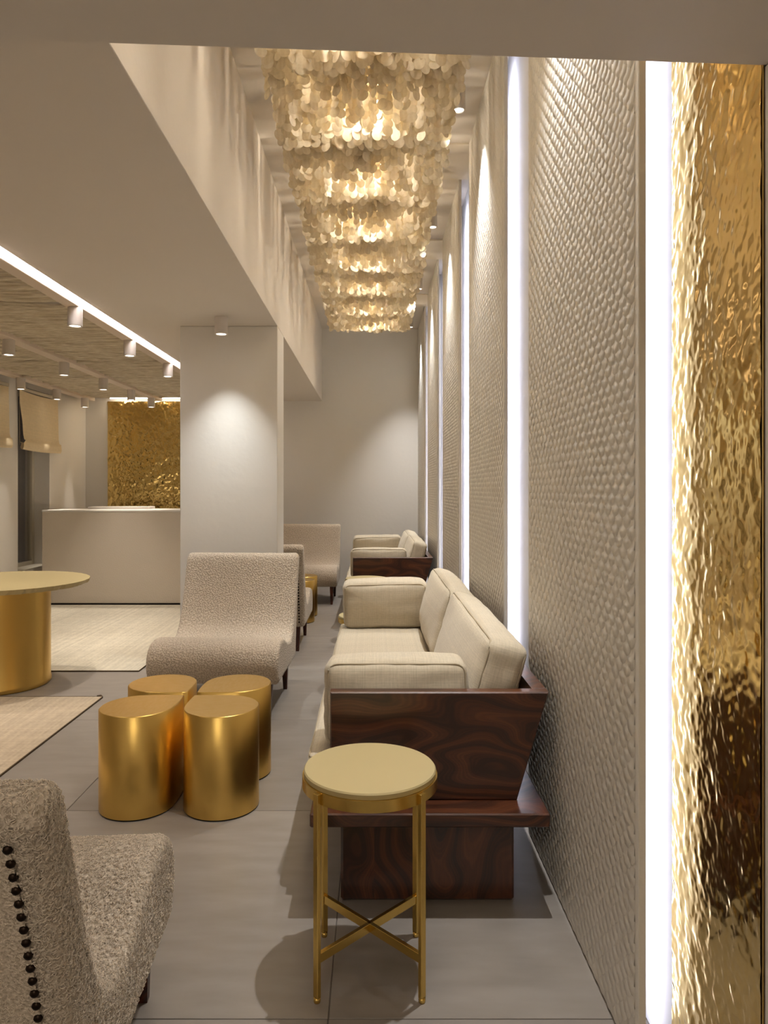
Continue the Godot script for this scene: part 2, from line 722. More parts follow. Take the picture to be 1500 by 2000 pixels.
func structure() -> void:
	# floor: large tiles on a bed of grout
	var fl := struct("floor", slab(-4.3, 0.95, -0.14, -0.0025, -3.0, 9.75, 0.001), M.grout, Vector3.ZERO, "large greige cement-look floor tiles with thin dark joints", "floor")
	var sx := 1.131
	var tile := slab(0.0015, sx - 0.0015, -0.02, 0.0, 0.0015, sx - 0.0015, 0.001)
	for i in range(-4, 1):
		for j in range(-5, 6):
			var x := -0.113 + i * sx
			var d := 2.877 + j * sx
			var t := part("tile", tile, M.tiles[(i * 7 + j * 5 + 60) % 3], fl, P(x, 0, d))
			t.name = "tile"
	# long walls
	struct("wall_right", slab(BACK, BACK + 0.15, 0, HIGH + 0.1, 1.25, FAR), M.slot_wall, Vector3.ZERO, "white wall behind the light slots on the right", "wall")
	struct("wall_back", slab(-4.2, BACK + 0.15, 0, HIGH + 0.1, FAR, FAR + 0.15), M.wall, Vector3.ZERO, "plain greige end wall behind the far armchair and counter", "wall")
	# ceiling over the sofas and its pale bands above the slots
	var ce := struct("ceiling", slab(SOFFIT - 0.02, BACK + 0.15, HIGH, HIGH + 0.12, 0.6, FAR + 0.1), M.ceiling, Vector3.ZERO, "high plaster ceiling above the shell chandelier", "ceiling")
	for k in 5:
		var far_edge := 2.70 + 1.70 * k
		if k < 4:
			part("ceiling_band", slab(0.26, BACK, HIGH - 0.012, HIGH + 0.02, far_edge, far_edge + 0.50), M.cream, ce)
	# lowered ceiling with its tall side face
	struct("ceiling_lowered", slab(-1.812, SOFFIT, LOW, HIGH + 0.06, 1.25, FAR), M.ceiling, Vector3.ZERO, "lowered plaster ceiling with a tall face beside the chandelier", "ceiling")
	struct("ceiling_upper", slab(-4.2, -1.80, 2.86, 2.96, 1.2, FAR), M.ceiling, Vector3.ZERO, "plaster ceiling above the stick pergola", "ceiling")
	struct("column", slab(-1.402, SOFFIT, 0, LOW, 5.136, 5.48, 0.004), M.wall, Vector3.ZERO, "square plaster column lit by a downlight", "column")
	# header and jamb of the opening the eye looks through, a little askew
	var hd := struct("wall_front", box(Vector3(-2.2, 2.021, -0.004), Vector3(1.3, HIGH + 0.1, 1.0), 0.002), M.ceiling, P(0, 0, 1.172), "shaded beige beam overhead at the near end", "wall")
	hd.rotation.y = 0.055
	struct("trim_1", slab(0.665, 1.0, 0, 2.02, -0.2, 1.2125), M.wall, Vector3.ZERO, "shaded beige jamb at the right edge", "wall")
	struct("wall_entry", slab(-4.2, -2.0, 0, HIGH, 1.0, 1.15), M.wall, Vector3.ZERO, "plain wall beside the near opening", "wall")
	struct("wall_near", slab(-2.4, 1.0, 0, 2.5, -2.7, -2.6), M.wall, Vector3.ZERO, "plain wall of the lobby behind the eye", "wall")
	struct("wall_near_left", slab(-2.4, -2.25, 0, 2.5, -2.6, 1.0), M.wall, Vector3.ZERO, "plain side wall of the lobby", "wall")
	struct("wall_near_right", slab(0.95, 1.05, 0, 2.5, -2.6, 1.2), M.wall, Vector3.ZERO, "plain right side wall of the lobby", "wall")
	struct("ceiling_near", slab(-2.4, 1.05, 2.5, 2.6, -2.6, 0.3), M.wall, Vector3.ZERO, "plain ceiling of the lobby", "ceiling")


func scale_mesh() -> ArrayMesh:
	# one fish scale hanging in the yz plane, facing -x: thin at the root, proud at the rounded lower rim
	var st := begin(true)
	var w := 0.0262
	var rim := []
	var edge := []
	for s in 9:
		var an := PI + PI * s / 8.0
		rim.append(Vector3(-0.0022, sin(an) * 0.0275, cos(an) * w * 0.86))
		edge.append(Vector3(0.0004, sin(an) * 0.0325, cos(an) * w * 1.0))
	var ctr := Vector3(-0.0017, -0.006, 0)
	var r0 := Vector3(0.0002, 0.022, -w * 0.85)
	var r1 := Vector3(0.0002, 0.022, w * 0.85)
	for s in 8:
		tri(st, ctr, rim[s], rim[s + 1], Vector3(-1, 0, 0))
		quad(st, rim[s], rim[s + 1], edge[s + 1], edge[s], Vector3(-1, 0, 0))
	tri(st, ctr, rim[0], r0, Vector3(-1, 0, 0))
	tri(st, ctr, r0, r1, Vector3(-1, 0, 0))
	tri(st, ctr, r1, rim[8], Vector3(-1, 0, 0))
	return done(st)


func lobby_light() -> void:
	var t := thing("ceiling_light", "square ceiling light of the lobby behind the viewer", "light", P(-0.6, 2.499, -1.3))
	part("light_frame", slab(-0.52, 0.52, -0.03, 0.0, -0.52, 0.52, 0.003), M.lamp_body, t)
	part("light_diffuser", slab(-0.48, 0.48, -0.034, -0.0305, -0.48, 0.48, 0.001), M.lamp_glow, t)
	area_light("panel_glow", t, Vector3(0, -0.04, 0), Vector3(0, -1, 0), 0.96, 0.96, 0.5, Color(1, 0.93, 0.85))


func wall_panels() -> void:
	var names := ["first pale plaster wall panel of fish-scale relief, nearest the gold sheet", "second fish-scale wall panel, beyond the first light slot", "third fish-scale wall panel, behind the near sofa's far end", "fourth fish-scale wall panel, beside the far sofa", "last fish-scale wall panel, next to the end wall"]
	var sm := scale_mesh()
	for k in 5:
		var far_edge := 2.70 + 1.70 * k
		var near_edge := far_edge - (1.125 if k == 0 else 1.19)
		if k == 4:
			far_edge = FAR - 0.005
		var t := thing("wall_panel", names[k], "wall panel", P(WALL, 0, near_edge), 0.0, "fish-scale wall panels")
		var wide := far_edge - near_edge
		part("board", slab(0.0, 0.017, 0.004, HIGH - 0.004, 0, wide, 0.002), M.panel, t)
		part("stud", slab(0.017, BACK - WALL - 0.001, 0.004, HIGH - 0.004, wide * 0.4, wide * 0.6, 0.002), M.panel, t)
		var spots := []
		var pitch := 0.0245
		var row := 0
		var y := 0.035
		while y < HIGH - 0.03:
			var d := 0.045 + (0.0 if row % 2 == 0 else 0.0262)
			while d < wide - 0.03:
				spots.append(Vector3(0, y, -d))
				d += 0.0524
			y += pitch
			row += 1
		if k == 0:
			# the 300 that show largest: nearest the eye
			var local_eye := P(0, EYE, 0) - t.position
			spots.sort_custom(func(a, b): return a.distance_squared_to(local_eye) < b.distance_squared_to(local_eye))
			for i in 300:
				part("scale", sm, M.panel, t, spots[i])
			spots = spots.slice(300)
		var mm := MultiMesh.new()
		mm.transform_format = MultiMesh.TRANSFORM_3D
		mm.mesh = sm
		mm.instance_count = spots.size()
		for i in spots.size():
			mm.set_instance_transform(i, Transform3D(Basis.from_euler(Vector3(rng.randf_range(-0.05, 0.05), rng.randf_range(-0.03, 0.03), 0)), spots[i]))
		var mo := MultiMeshInstance3D.new()
		mo.name = "scales"
		mo.multimesh = mm
		mo.material_override = M.panel
		mo.set_meta("kind", "stuff")
		t.add_child(mo, true)


func hammered(u: Vector3, v: Vector3, o: Vector3, nu: int, nv: int, freq: float, amp: float, out: Vector3, seed_: int, stretch: float) -> ArrayMesh:
	var fn := FastNoiseLite.new()
	fn.noise_type = FastNoiseLite.TYPE_SIMPLEX_SMOOTH
	fn.frequency = freq
	fn.fractal_octaves = 2
	fn.seed = seed_
	var pos := PackedVector3Array()
	for j in nv:
		for i in nu:
			var p := o + u * (float(i) / (nu - 1)) + v * (float(j) / (nv - 1))
			var n1 := fn.get_noise_3d(p.x + p.z, p.y * stretch, 0.0)
			var n2 := fn.get_noise_3d((p.x + p.z) * 0.35 + 9.0, p.y * stretch * 0.35, 4.0)
			pos.append(p + out * (amp * n1 + amp * 1.1 * n2))
	return grid_mesh(pos, nu, nv)


func gold_sheets() -> void:
	# beside the first slot, seen at a slant
	var t := thing("gold_sheet", "tall hammered gold metal sheet at the right edge", "wall panel", P(BACK - 0.003, 0, 1.224))
	part("sheet", hammered(P(0, 0, 0.361), Vector3(0, 2.9, 0), Vector3(-0.006, 0.004, 0.01), 120, 900, 30.0, 0.0013, Vector3(-1, 0, 0), 3, 0.8), M.gold, t)
	part("backing", slab(-0.003, 0.001, 0.004, 2.904, -0.01, 0.351, 0.001), M.gold, t)
	var g := thing("gold_sheet", "hammered gold metal wall behind the reception counter", "wall panel", P(-3.56, 0, FAR - 0.004))
	part("sheet", hammered(Vector3(2.1, 0, 0), Vector3(0, 1.65, 0), Vector3(0, 0.82, 0.012), 380, 300, 13.0, 0.0055, Vector3(0, 0, 1), 8, 0.9), M.gold_dull, g)
	part("backing", slab(0, 2.1, 0.02, 2.47, -0.008, 0.0, 0.001), M.gold, g)


func slot_lights() -> void:
	var names := ["cool white light slot between gold sheet and first scale panel", "cool white light slot between first and second scale panels", "cool white light slot between second and third scale panels", "cool white light slot between third and fourth scale panels", "cool white light slot between fourth and last scale panels"]
	for k in 5:
		var near_edge := 2.70 + 1.70 * k - (1.125 if k == 0 else 1.19)
		var t := thing("slot_light", names[k], "light", P(WALL + 0.017, 0, near_edge + (0.14 if k == 0 else 0.22)), 0.0, "light slots between the wall panels")
		part("light_strip", slab(0.0005, 0.006, 0.03, HIGH - 0.16, -0.006, 0.006, 0.001), M.led, t)
		area_light("slot_glow", t, Vector3(0.009, HIGH / 2.0 - 0.06, 0), Vector3(1, 0, 0), 0.012, HIGH - 0.2, 0.26 if k == 0 else 0.68, Color(0.93, 0.94, 1.0))


# ------------------------------------------------------------------ left part of the room

func pergola() -> void:
	var t := thing("pergola_ceiling", "suspended pergola of pale sticks between three beams", "ceiling panel", P(-1.9, 2.45, 2.0))
	var x_beam := [0.0, -0.92, -1.80]
	for x in x_beam:
		part("beam", slab(x - 0.05, x + 0.05 if x < -0.01 else x + 0.035, 0.0, 0.075, -0.7, 7.30, 0.003), M.frame, t)
	var cuts := [-0.5, 0.5, 1.5, 2.54, 3.54, 4.58, 5.52, 6.4, 7.24]
	for bay in 2:
		for c in cuts.size() - 1:
			var st := begin(true)
			var d: float = cuts[c] + 0.035
			while d < cuts[c + 1] - 0.05:
				var r := rng.randf_range(0.011, 0.024)
				var pts := []
				var xs: float = x_beam[bay] - 0.04
				var xe: float = x_beam[bay + 1] + 0.04
				var ph := rng.randf() * 9.0
				var am := rng.randf_range(0.002, 0.010)
				for s in 7:
					var f := s / 6.0
					pts.append(Vector3(lerpf(xs, xe, f), 0.045 + am * sin(ph + f * 7.0) + rng.randf_range(-0.003, 0.003), -(d + r) + am * cos(ph * 2.0 + f * 5.0)))
				tube_into(st, pts, r, 6, false, false)
				d += 2.0 * r + rng.randf_range(-0.003, 0.010)
			var so := part("sticks", done(st), M.stick, t)
			so.set_meta("kind", "stuff")
	for c in cuts.size():
		for bay in 2:
			part("cross_rail", slab(x_beam[bay + 1] + 0.04, x_beam[bay] - 0.04, 0.06, 0.085, cuts[c] - 0.012, cuts[c] + 0.012, 0.001), M.frame, t)
	# the line of light along the edge of the lowered ceiling
	var l := thing("linear_light", "long white line of light along the pergola's edge", "light", P(-1.838, LOW + 0.03, 1.3))
	part("light_diffuser", slab(-0.035, 0.025, 0, 0.02, 0, 7.9, 0.002), M.led, l)
	area_light("line_glow", l, P(0, -0.004, 3.95), Vector3(0, -1, 0), 0.045, 7.8, 0.8, Color(1, 0.96, 0.95))
	var g := thing("linear_light", "thin warm line of light above the gold wall", "light", P(-3.5, LOW + 0.02, FAR - 0.10))
	part("light_diffuser", slab(0, 2.0, 0, 0.015, 0, 0.03, 0.001), M.lamp_glow, g)
	area_light("line_glow", g, P(1.0, -0.004, 0.015), Vector3(0, -1, 0), 2.0, 0.03, 0.35, Color(1, 0.9, 0.75))
	struct("ceiling_end", slab(-4.2, -1.812, LOW + 0.035, 2.86, FAR - 0.25, FAR, 0.002), M.ceiling, Vector3.ZERO, "ceiling strip above the counter wall", "ceiling")


func counter() -> void:
	var t := thing("reception_counter", "pale plaster reception counter before the gold wall", "counter", P(-3.716, 0, 7.96))
	part("front", slab(0, 2.45, 0.022, 1.04, 0, 0.06, 0.003), M.counter, t)
	part("side", slab(0, 0.06, 0.022, 1.04, 0.061, 0.70, 0.003), M.counter, t)
	part("side", slab(2.39, 2.45, 0.022, 1.04, 0.061, 0.70, 0.003), M.counter, t)
	part("countertop", slab(-0.003, 2.453, 1.041, 1.062, -0.003, 0.71, 0.003), M.wall, t)
	part("plinth", slab(0.03, 2.42, 0, 0.0215, 0.02, 0.68, 0.001), M.dark, t)
	part("ledge", slab(0.33, 1.05, 1.0625, 1.09, 0.45, 0.70, 0.003), M.lamp_body, t)


func windows() -> void:
	# left wall with two openings
	var w := thing_wall()
	var spans := [[6.50, 7.28], [7.71, 8.46]]
	var edges := [1.1, 6.50, 7.28, 7.71, 8.46, FAR]
	for k in [0, 2, 4]:
		part("pier", slab(-4.15, -3.86, 0, 2.9, edges[k], edges[k + 1], 0.002), M.wall, w)
	for k in 2:
		part("sill_wall", slab(-4.15, -3.86, 0, 0.40, spans[k][0], spans[k][1], 0.002), M.wall, w)
		part("lintel", slab(-4.15, -3.86, 2.42, 2.9, spans[k][0], spans[k][1], 0.002), M.wall, w)
		var n := Node3D.new()
		n.name = "window_%d" % (k + 1)
		n.set_meta("kind", "structure")
		tag(n, ["dark window at the very left edge", "tall dark window under the cream blind"][k], "window")
		add_child(n)
		n.position = P(-4.07, 0.4, spans[k][0])
		var wd: float = spans[k][1] - spans[k][0]
		for d in [0.0, wd - 0.055]:
			part("stile", slab(-0.03, 0.03, 0.0, 2.02, d, d + 0.055, 0.004), M.window_frame, n)
		for y in [0.0, 1.965]:
			part("rail", slab(-0.03, 0.03, y, y + 0.055, 0.055, wd - 0.055, 0.004), M.window_frame, n)
		part("pane", slab(-0.004, 0.004, 0.055, 1.965, 0.055, wd - 0.055, 0.0005), M.glass, n)
		part("window_sill", slab(0.03, 0.215, -0.0, 0.012, 0.001, wd - 0.001, 0.003), M.window_frame, n)
		# roman blind hanging in front of the opening
		var b := thing("roman_blind", ["cream roman blind cut off by the left edge", "cream roman blind half lowered over the window"][k], "blind", P(-3.855, 1.73, spans[k][0] - 0.03))
		var bw := wd + 0.06 + (0.12 if k == 1 else 0.14)
		var prof := PackedVector2Array()
		# cloth: hangs straight and folds into a roll at the foot (x out of the wall, y up)
		var line := [Vector2(0.028, 0.64), Vector2(0.03, 0.5), Vector2(0.034, 0.3), Vector2(0.04, 0.16), Vector2(0.05, 0.11), Vector2(0.07, 0.10), Vector2(0.072, 0.07), Vector2(0.074, 0.03), Vector2(0.062, 0.0), Vector2(0.045, 0.0), Vector2(0.035, 0.02), Vector2(0.045, 0.06), Vector2(0.03, 0.08)]
		var pos := PackedVector3Array()
		for p in line:
			for s in 13:
				var f := s / 12.0
				var pull := 0.0
				if p.y > 0.10 and p.y < 0.4 and f < 0.09:
					pull = 0.05
				pos.append(Vector3(p.x + 0.006 * sin(f * 9.0 + p.y * 12.0) * (0.64 - p.y), p.y - 0.012 * sin(f * PI), -(f * bw + pull)))
		part("cloth", grid_mesh(pos, 13, line.size(), false), M.blind, b)
		part("headrail", slab(0.001, 0.035, 0.64, 0.675, 0.0, bw, 0.003), M.window_frame, b)
		part("cord", tube([Vector3(0.02, 0.64, -0.012), Vector3(0.02, 0.3, -0.012), Vector3(0.022, 0.05, -0.014)], 0.003, 6), M.piping, b)


func thing_wall() -> Node3D:
	var n := Node3D.new()
	n.name = "wall_left"
	n.set_meta("kind", "structure")
	tag(n, "pale wall on the left with windows", "wall")
	add_child(n)
	return n


# ------------------------------------------------------------------ lamps

func downlight(at: Vector3, label: String, group: String, energy: float, angle: float, dia: float, body: Mesh, glow: Mesh, color: Color) -> void:
	var t := thing("downlight", label, "light", at, 0.0, group)
	t.scale = Vector3.ONE
	part("housing", body, M.lamp_body, t)
	part("light_lens", glow, M.lamp_glow, t)
	var s := SpotLight3D.new()
	s.name = "beam"
	s.light_energy = energy
	s.light_color = color
	s.spot_angle = angle
	s.spot_angle_attenuation = 1.0
	s.spot_range = 14.0
	s.spot_attenuation = 2.0
	s.light_size = 0.02
	s.shadow_enabled = true
	t.add_child(s)
	s.position = Vector3(0, -0.118, 0)
	s.rotation.x = -PI / 2


func downlights() -> void:
	var make := func(r: float) -> Array:
		var a := lathe([Vector2(0.0, -0.108), Vector2(r * 0.74, -0.108), Vector2(r * 0.74, -0.108), Vector2(r * 0.80, -0.117), Vector2(r * 0.95, -0.117), Vector2(r * 0.95, -0.117), Vector2(r, -0.114), Vector2(r, -0.114), Vector2(r, 0.0), Vector2(r, 0.0), Vector2(0, 0.0)], 32)
		var b := lathe([Vector2(0.0, -0.113), Vector2(r * 0.72, -0.113), Vector2(r * 0.72, -0.1085), Vector2(0, -0.1085)], 24)
		return [a, b]
	var big: Array = make.call(0.045)
	var small: Array = make.call(0.035)
	var warm := Color(1, 0.95, 0.89)
	var rows := [[-1.90, [2.5, 3.5, 4.52, 5.53, 6.55], 2], [-2.82, [2.5, 3.5, 4.5, 5.49, 6.47, 7.41, 8.26, 9.0], 3], [-3.66, [4.5, 5.5, 6.45, 7.37, 8.21, 9.0], 3]]
	var which := ["pergola beam beside the white line of light", "pergola's middle beam", "pergola beam nearest the windows"]
	var order := ["nearest", "second", "third", "fourth", "farthest"]
	for r in 3:
		var ds: Array = rows[r][1]
		for k in ds.size():
			var seen: int = k - rows[r][2]
			var label: String
			if seen < 0:
				label = "white cylinder downlight on a pergola beam beyond the left edge"
			else:
				label = "white cylinder downlight, %s on the %s" % [order[seen], which[r]]
			downlight(P(rows[r][0], 2.449, ds[k]), label, "downlights under the pergola", 1.5, 30.0 if r < 2 else 15.0, 0.09, big[0], big[1], warm)
	downlight(P(-1.047, LOW - 0.001, 4.87), "white cylinder downlight on the lowered ceiling before the column", "", 1.05, 40.0, 0.09, big[0], big[1], Color(0.95, 0.97, 0.97))
	var near := ["hidden behind the near beam above the first panel", "nearest, beside the chandelier above the second panel", "second, above the third scale panel", "third, above the fourth scale panel", "farthest, above the last scale panel"]
	for k in 5:
		var d := 2.70 + 1.70 * k - 0.595
		downlight(P(0.452, HIGH - 0.001, d), "white cylinder downlight " + near[k], "downlights over the wall panels", 4.0, 35.0, 0.07, small[0], small[1], Color(0.98, 0.98, 0.98))


func chandelier() -> void:
	var t := thing("shell_chandelier", "long chandelier of cream shell discs hanging in strings", "chandelier", P(-0.05, HIGH, 1.0))
	part("ceiling_plate", slab(-0.43, 0.43, -0.03, -0.001, 0.2, 7.35, 0.003), M.lamp_body, t)
	# one shell: a thin slightly cupped disc
	var st := begin(true)
	var r := 0.0275
	for s in 14:
		var a := TAU * s / 14
		var b := TAU * (s + 1) / 14
		var pa := Vector3(cos(a) * r, sin(a) * r, -0.0015)
		var pb := Vector3(cos(b) * r, sin(b) * r, -0.0015)
		tri(st, Vector3(0, 0, 0.0012), pa, pb, Vector3(0, 0, 1))
	st.set_smooth_group(1)
	for s in 14:
		var a := TAU * s / 14
		var b := TAU * (s + 1) / 14
		var pa := Vector3(cos(a) * r, sin(a) * r, -0.0015)
		var pb := Vector3(cos(b) * r, sin(b) * r, -0.0015)
		tri(st, Vector3(0, 0, 0.0004), pa, pb, Vector3(0, 0, -1))
	var disc := done(st)
	var bulb := lathe([Vector2(0, -0.036), Vector2(0.018, -0.032), Vector2(0.031, -0.018), Vector2(0.036, 0), Vector2(0.028, 0.022), Vector2(0.013, 0.04), Vector2(0.011, 0.05), Vector2(0, 0.05)], 16)
	var holder := lathe([Vector2(0.0, 0.05), Vector2(0.014, 0.05), Vector2(0.014, 0.05), Vector2(0.014, 0.10), Vector2(0.004, 0.10), Vector2(0.004, 0.10), Vector2(0.004, 0.134), Vector2(0, 0.134)], 12)
	var short_holder := lathe([Vector2(0.0, 0.05), Vector2(0.014, 0.05), Vector2(0.014, 0.05), Vector2(0.014, 0.089), Vector2(0, 0.089)], 12)
	var bulbs := []
	for k in 10:
		var d := 3.57 - 1.0 + 0.742 * (k - 3)
		for b in [[-0.075, 0.0, -0.165, 0.135], [0.075, 0.0, -0.165, 0.135], [-0.27, -0.18, -0.11, 0.042], [-0.27, 0.18, -0.11, 0.042], [0.27, -0.18, -0.11, 0.042], [0.27, 0.18, -0.11, 0.042]]:
			var q := P(b[0], b[2], d + b[1])
			bulbs.append(q)
			var bo := part("bulb", bulb, M.bulb, t, q)
			part("bulb_holder", holder if b[1] == 0.0 else short_holder, M.brass_frame, bo)
			var o := OmniLight3D.new()
			o.name = "bulb_light"
			o.light_energy = b[3]
			o.light_color = Color(1, 0.94, 0.845)
			o.light_size = 0.036
			o.omni_range = 14.0
			o.omni_attenuation = 2.0
			o.shadow_enabled = true
			t.add_child(o, true)
			o.position = q
	# strings
	var where := []
	var fn := FastNoiseLite.new()
	fn.seed = 5
	fn.frequency = 2.0
	var rows := 92
	for j in rows:
		for i in 20:
			var x := -0.43 + 0.86 * i / 19.0 + (0.012 if j % 2 == 0 else -0.012) + rng.randf_range(-0.015, 0.015)
			var d := 0.25 + j * 0.0775 + rng.randf_range(-0.026, 0.026)
			# tiers: within each module the drop grows towards its middle and falls back in steps
			var ph := fposmod(d - (3.57 - 1.0) + 0.371, 0.742) / 0.742
			var tier := 1.0 - absf(ph - 0.5) * 2.0
			tier = floor(tier * 4.0) / 3.0
			var side := absf(x) / 0.43
			var drop := 0.285 + 0.055 * clampf(tier, 0.0, 1.0) * (1.0 - 0.35 * side * side) + rng.randf_range(-0.012, 0.012)
			var free := false
			for b in bulbs:
				if Vector2(b.x - x, -b.z - d).length() < 0.04:
					free = true
			if free:
				continue
			var y := -0.05 - rng.randf() * 0.02
			var yaw := rng.randf_range(-0.9, 0.9)
			while y > -drop:
				var bs := Basis.from_euler(Vector3(rng.randf_range(-0.18, 0.12), yaw + rng.randf_range(-0.35, 0.35), rng.randf_range(-0.15, 0.15)))
				where.append(Transform3D(bs, Vector3(x, y, -d + rng.randf_range(-0.004, 0.004))))
				y -= rng.randf_range(0.034, 0.041)
	# the 300 that show largest: the nearest ones in view below the beam
	var eye := P(0.05, EYE - HIGH, -1.0)
	var near := []
	var rest := []
	for w in where:
		var p: Vector3 = w.origin - eye
		if p.y / -p.z < 0.595 and p.y < 2.14 - 0.20 and -p.z < 3.9 and near.size() < 4000:
			near.append(w)
		else:
			rest.append(w)
	near.sort_custom(func(a, b): return (a.origin - eye).length() < (b.origin - eye).length())
	for k in near.size():
		if k < 300:
			var o := part("shell", disc, M.shell, t)
			o.transform = near[k]
		else:
			rest.append(near[k])
	var mm := MultiMesh.new()
	mm.transform_format = MultiMesh.TRANSFORM_3D
	mm.mesh = disc
	mm.instance_count = rest.size()
	for k in rest.size():
		mm.set_instance_transform(k, rest[k])
	var mo := MultiMeshInstance3D.new()
	mo.name = "shells"
	mo.multimesh = mm
	mo.material_override = M.shell
	mo.set_meta("kind", "stuff")
	t.add_child(mo, true)


# ------------------------------------------------------------------ furniture

func soft(label: String, at: Vector3, size: Vector3, r: float, bulge: Vector3, turn: Vector3, seed_: int, ax: int, group: String) -> void:
	var t := thing("sofa_cushion", label, "cushion", at, 0.0, group)
	t.rotation = turn
	part("cover", cushion(size, r, bulge, seed_), M.linen, t)
	for s in [-1.0, 1.0]:
		part("piping", piping(size, r, ax, s), M.piping, t)


func sofas() -> void:
	for k in 2:
		var d0 := 2.245 if k == 0 else 6.65
		var xl := -0.139 if k == 0 else -0.20
		var L := 2.40 if k == 0 else 2.20
		var far_one := k == 1
		var t := thing("wooden_sofa", "far dark wooden sofa with linen cushions near the end wall" if far_one else "near dark rosewood box sofa on a block base", "sofa", P(0, 0, d0), 0.0, "sofas along the panelled wall")
		var end := PackedVector2Array([Vector2(xl, 0.3185), Vector2(0.4506, 0.3185), Vector2(0.551, 0.659), Vector2(xl, 0.659)])
		part("end_panel", prism(end, 0.0, -0.045, 0.004), M.wood, t)
		part("end_panel", prism(end, -L + 0.045, -L, 0.004), M.wood, t)
		part("back_panel", prism(PackedVector2Array([Vector2(0.4056, 0.3185), Vector2(0.4506, 0.3185), Vector2(0.551, 0.659), Vector2(0.506, 0.659)]), -0.0455, -L + 0.0455, 0.004), M.wood, t)
		part("platform", slab(xl - 0.056, 0.532, 0.276, 0.318, -0.095, L + 0.095, 0.004), M.wood, t)
		part("base", slab(xl + 0.033, 0.4414, 0.0, 0.2755, 0.0, L, 0.008), M.wood_upright, t)
		var own := "far" if far_one else "near"
		var grp := "cushions of the %s sofa" % own
		soft("long linen seat cushion of the %s wooden sofa" % own, P((xl - 0.08 + 0.30) / 2.0, 0.378, d0 + L / 2.0), Vector3(0.30 - xl + 0.08, 0.118, L - 0.10), 0.03, Vector3(0.005, 0.012, 0.0), Vector3.ZERO, 3 + k, 1, grp)
		soft("linen arm cushion at the near end of the %s sofa" % own, P((xl + 0.285) / 2.0, 0.592, d0 + 0.165), Vector3(0.33 - xl, 0.275, 0.20), 0.036, Vector3(0.006, 0.012, 0.016), Vector3(-0.08, 0, 0), 11 + k, 2, grp)
		soft("linen arm cushion at the far end of the %s sofa" % own, P((xl + 0.275) / 2.0, 0.588, d0 + L - 0.185), Vector3(0.375 - xl, 0.285, 0.18), 0.038, Vector3(0.008, 0.012, 0.026), Vector3(0.1, 0, 0.02), 21 + k, 2, grp)
		soft("linen back cushion nearest the viewer on the %s sofa" % own, P(0.392, 0.618, d0 + 0.06 + (L - 0.12) * 0.255), Vector3(0.14, 0.37, (L - 0.12) * 0.50), 0.04, Vector3(0.03, 0.012, 0.005), Vector3(0, 0, -0.285), 31 + k, 0, grp)
		soft("linen back cushion at the far half of the %s sofa" % own, P(0.394, 0.612, d0 + 0.06 + (L - 0.12) * 0.755), Vector3(0.155, 0.365, (L - 0.12) * 0.475), 0.05, Vector3(0.035, 0.018, 0.005), Vector3(0, 0, -0.27), 41 + k, 0, grp)


func chair_outline() -> PackedVector2Array:
	var c := [
		Vector3(-0.25, 0.20, 1), Vector3(-0.295, 0.40, 0), Vector3(-0.36, 0.62, 0), Vector3(-0.418, 0.78, 0), Vector3(-0.438, 0.832, 0), Vector3(-0.422, 0.862, 0), Vector3(-0.38, 0.868, 0),
		Vector3(-0.345, 0.848, 0), Vector3(-0.318, 0.79, 0), Vector3(-0.262, 0.64, 0), Vector3(-0.195, 0.49, 0), Vector3(-0.125, 0.40, 0), Vector3(-0.04, 0.366, 0), Vector3(0.06, 0.375, 0), Vector3(0.16, 0.405, 0),
		Vector3(0.25, 0.43, 0), Vector3(0.34, 0.432, 0), Vector3(0.41, 0.405, 0), Vector3(0.45, 0.345, 0), Vector3(0.452, 0.28, 0), Vector3(0.43, 0.22, 0), Vector3(0.405, 0.20, 1),
	]
	return spline(c, 5)


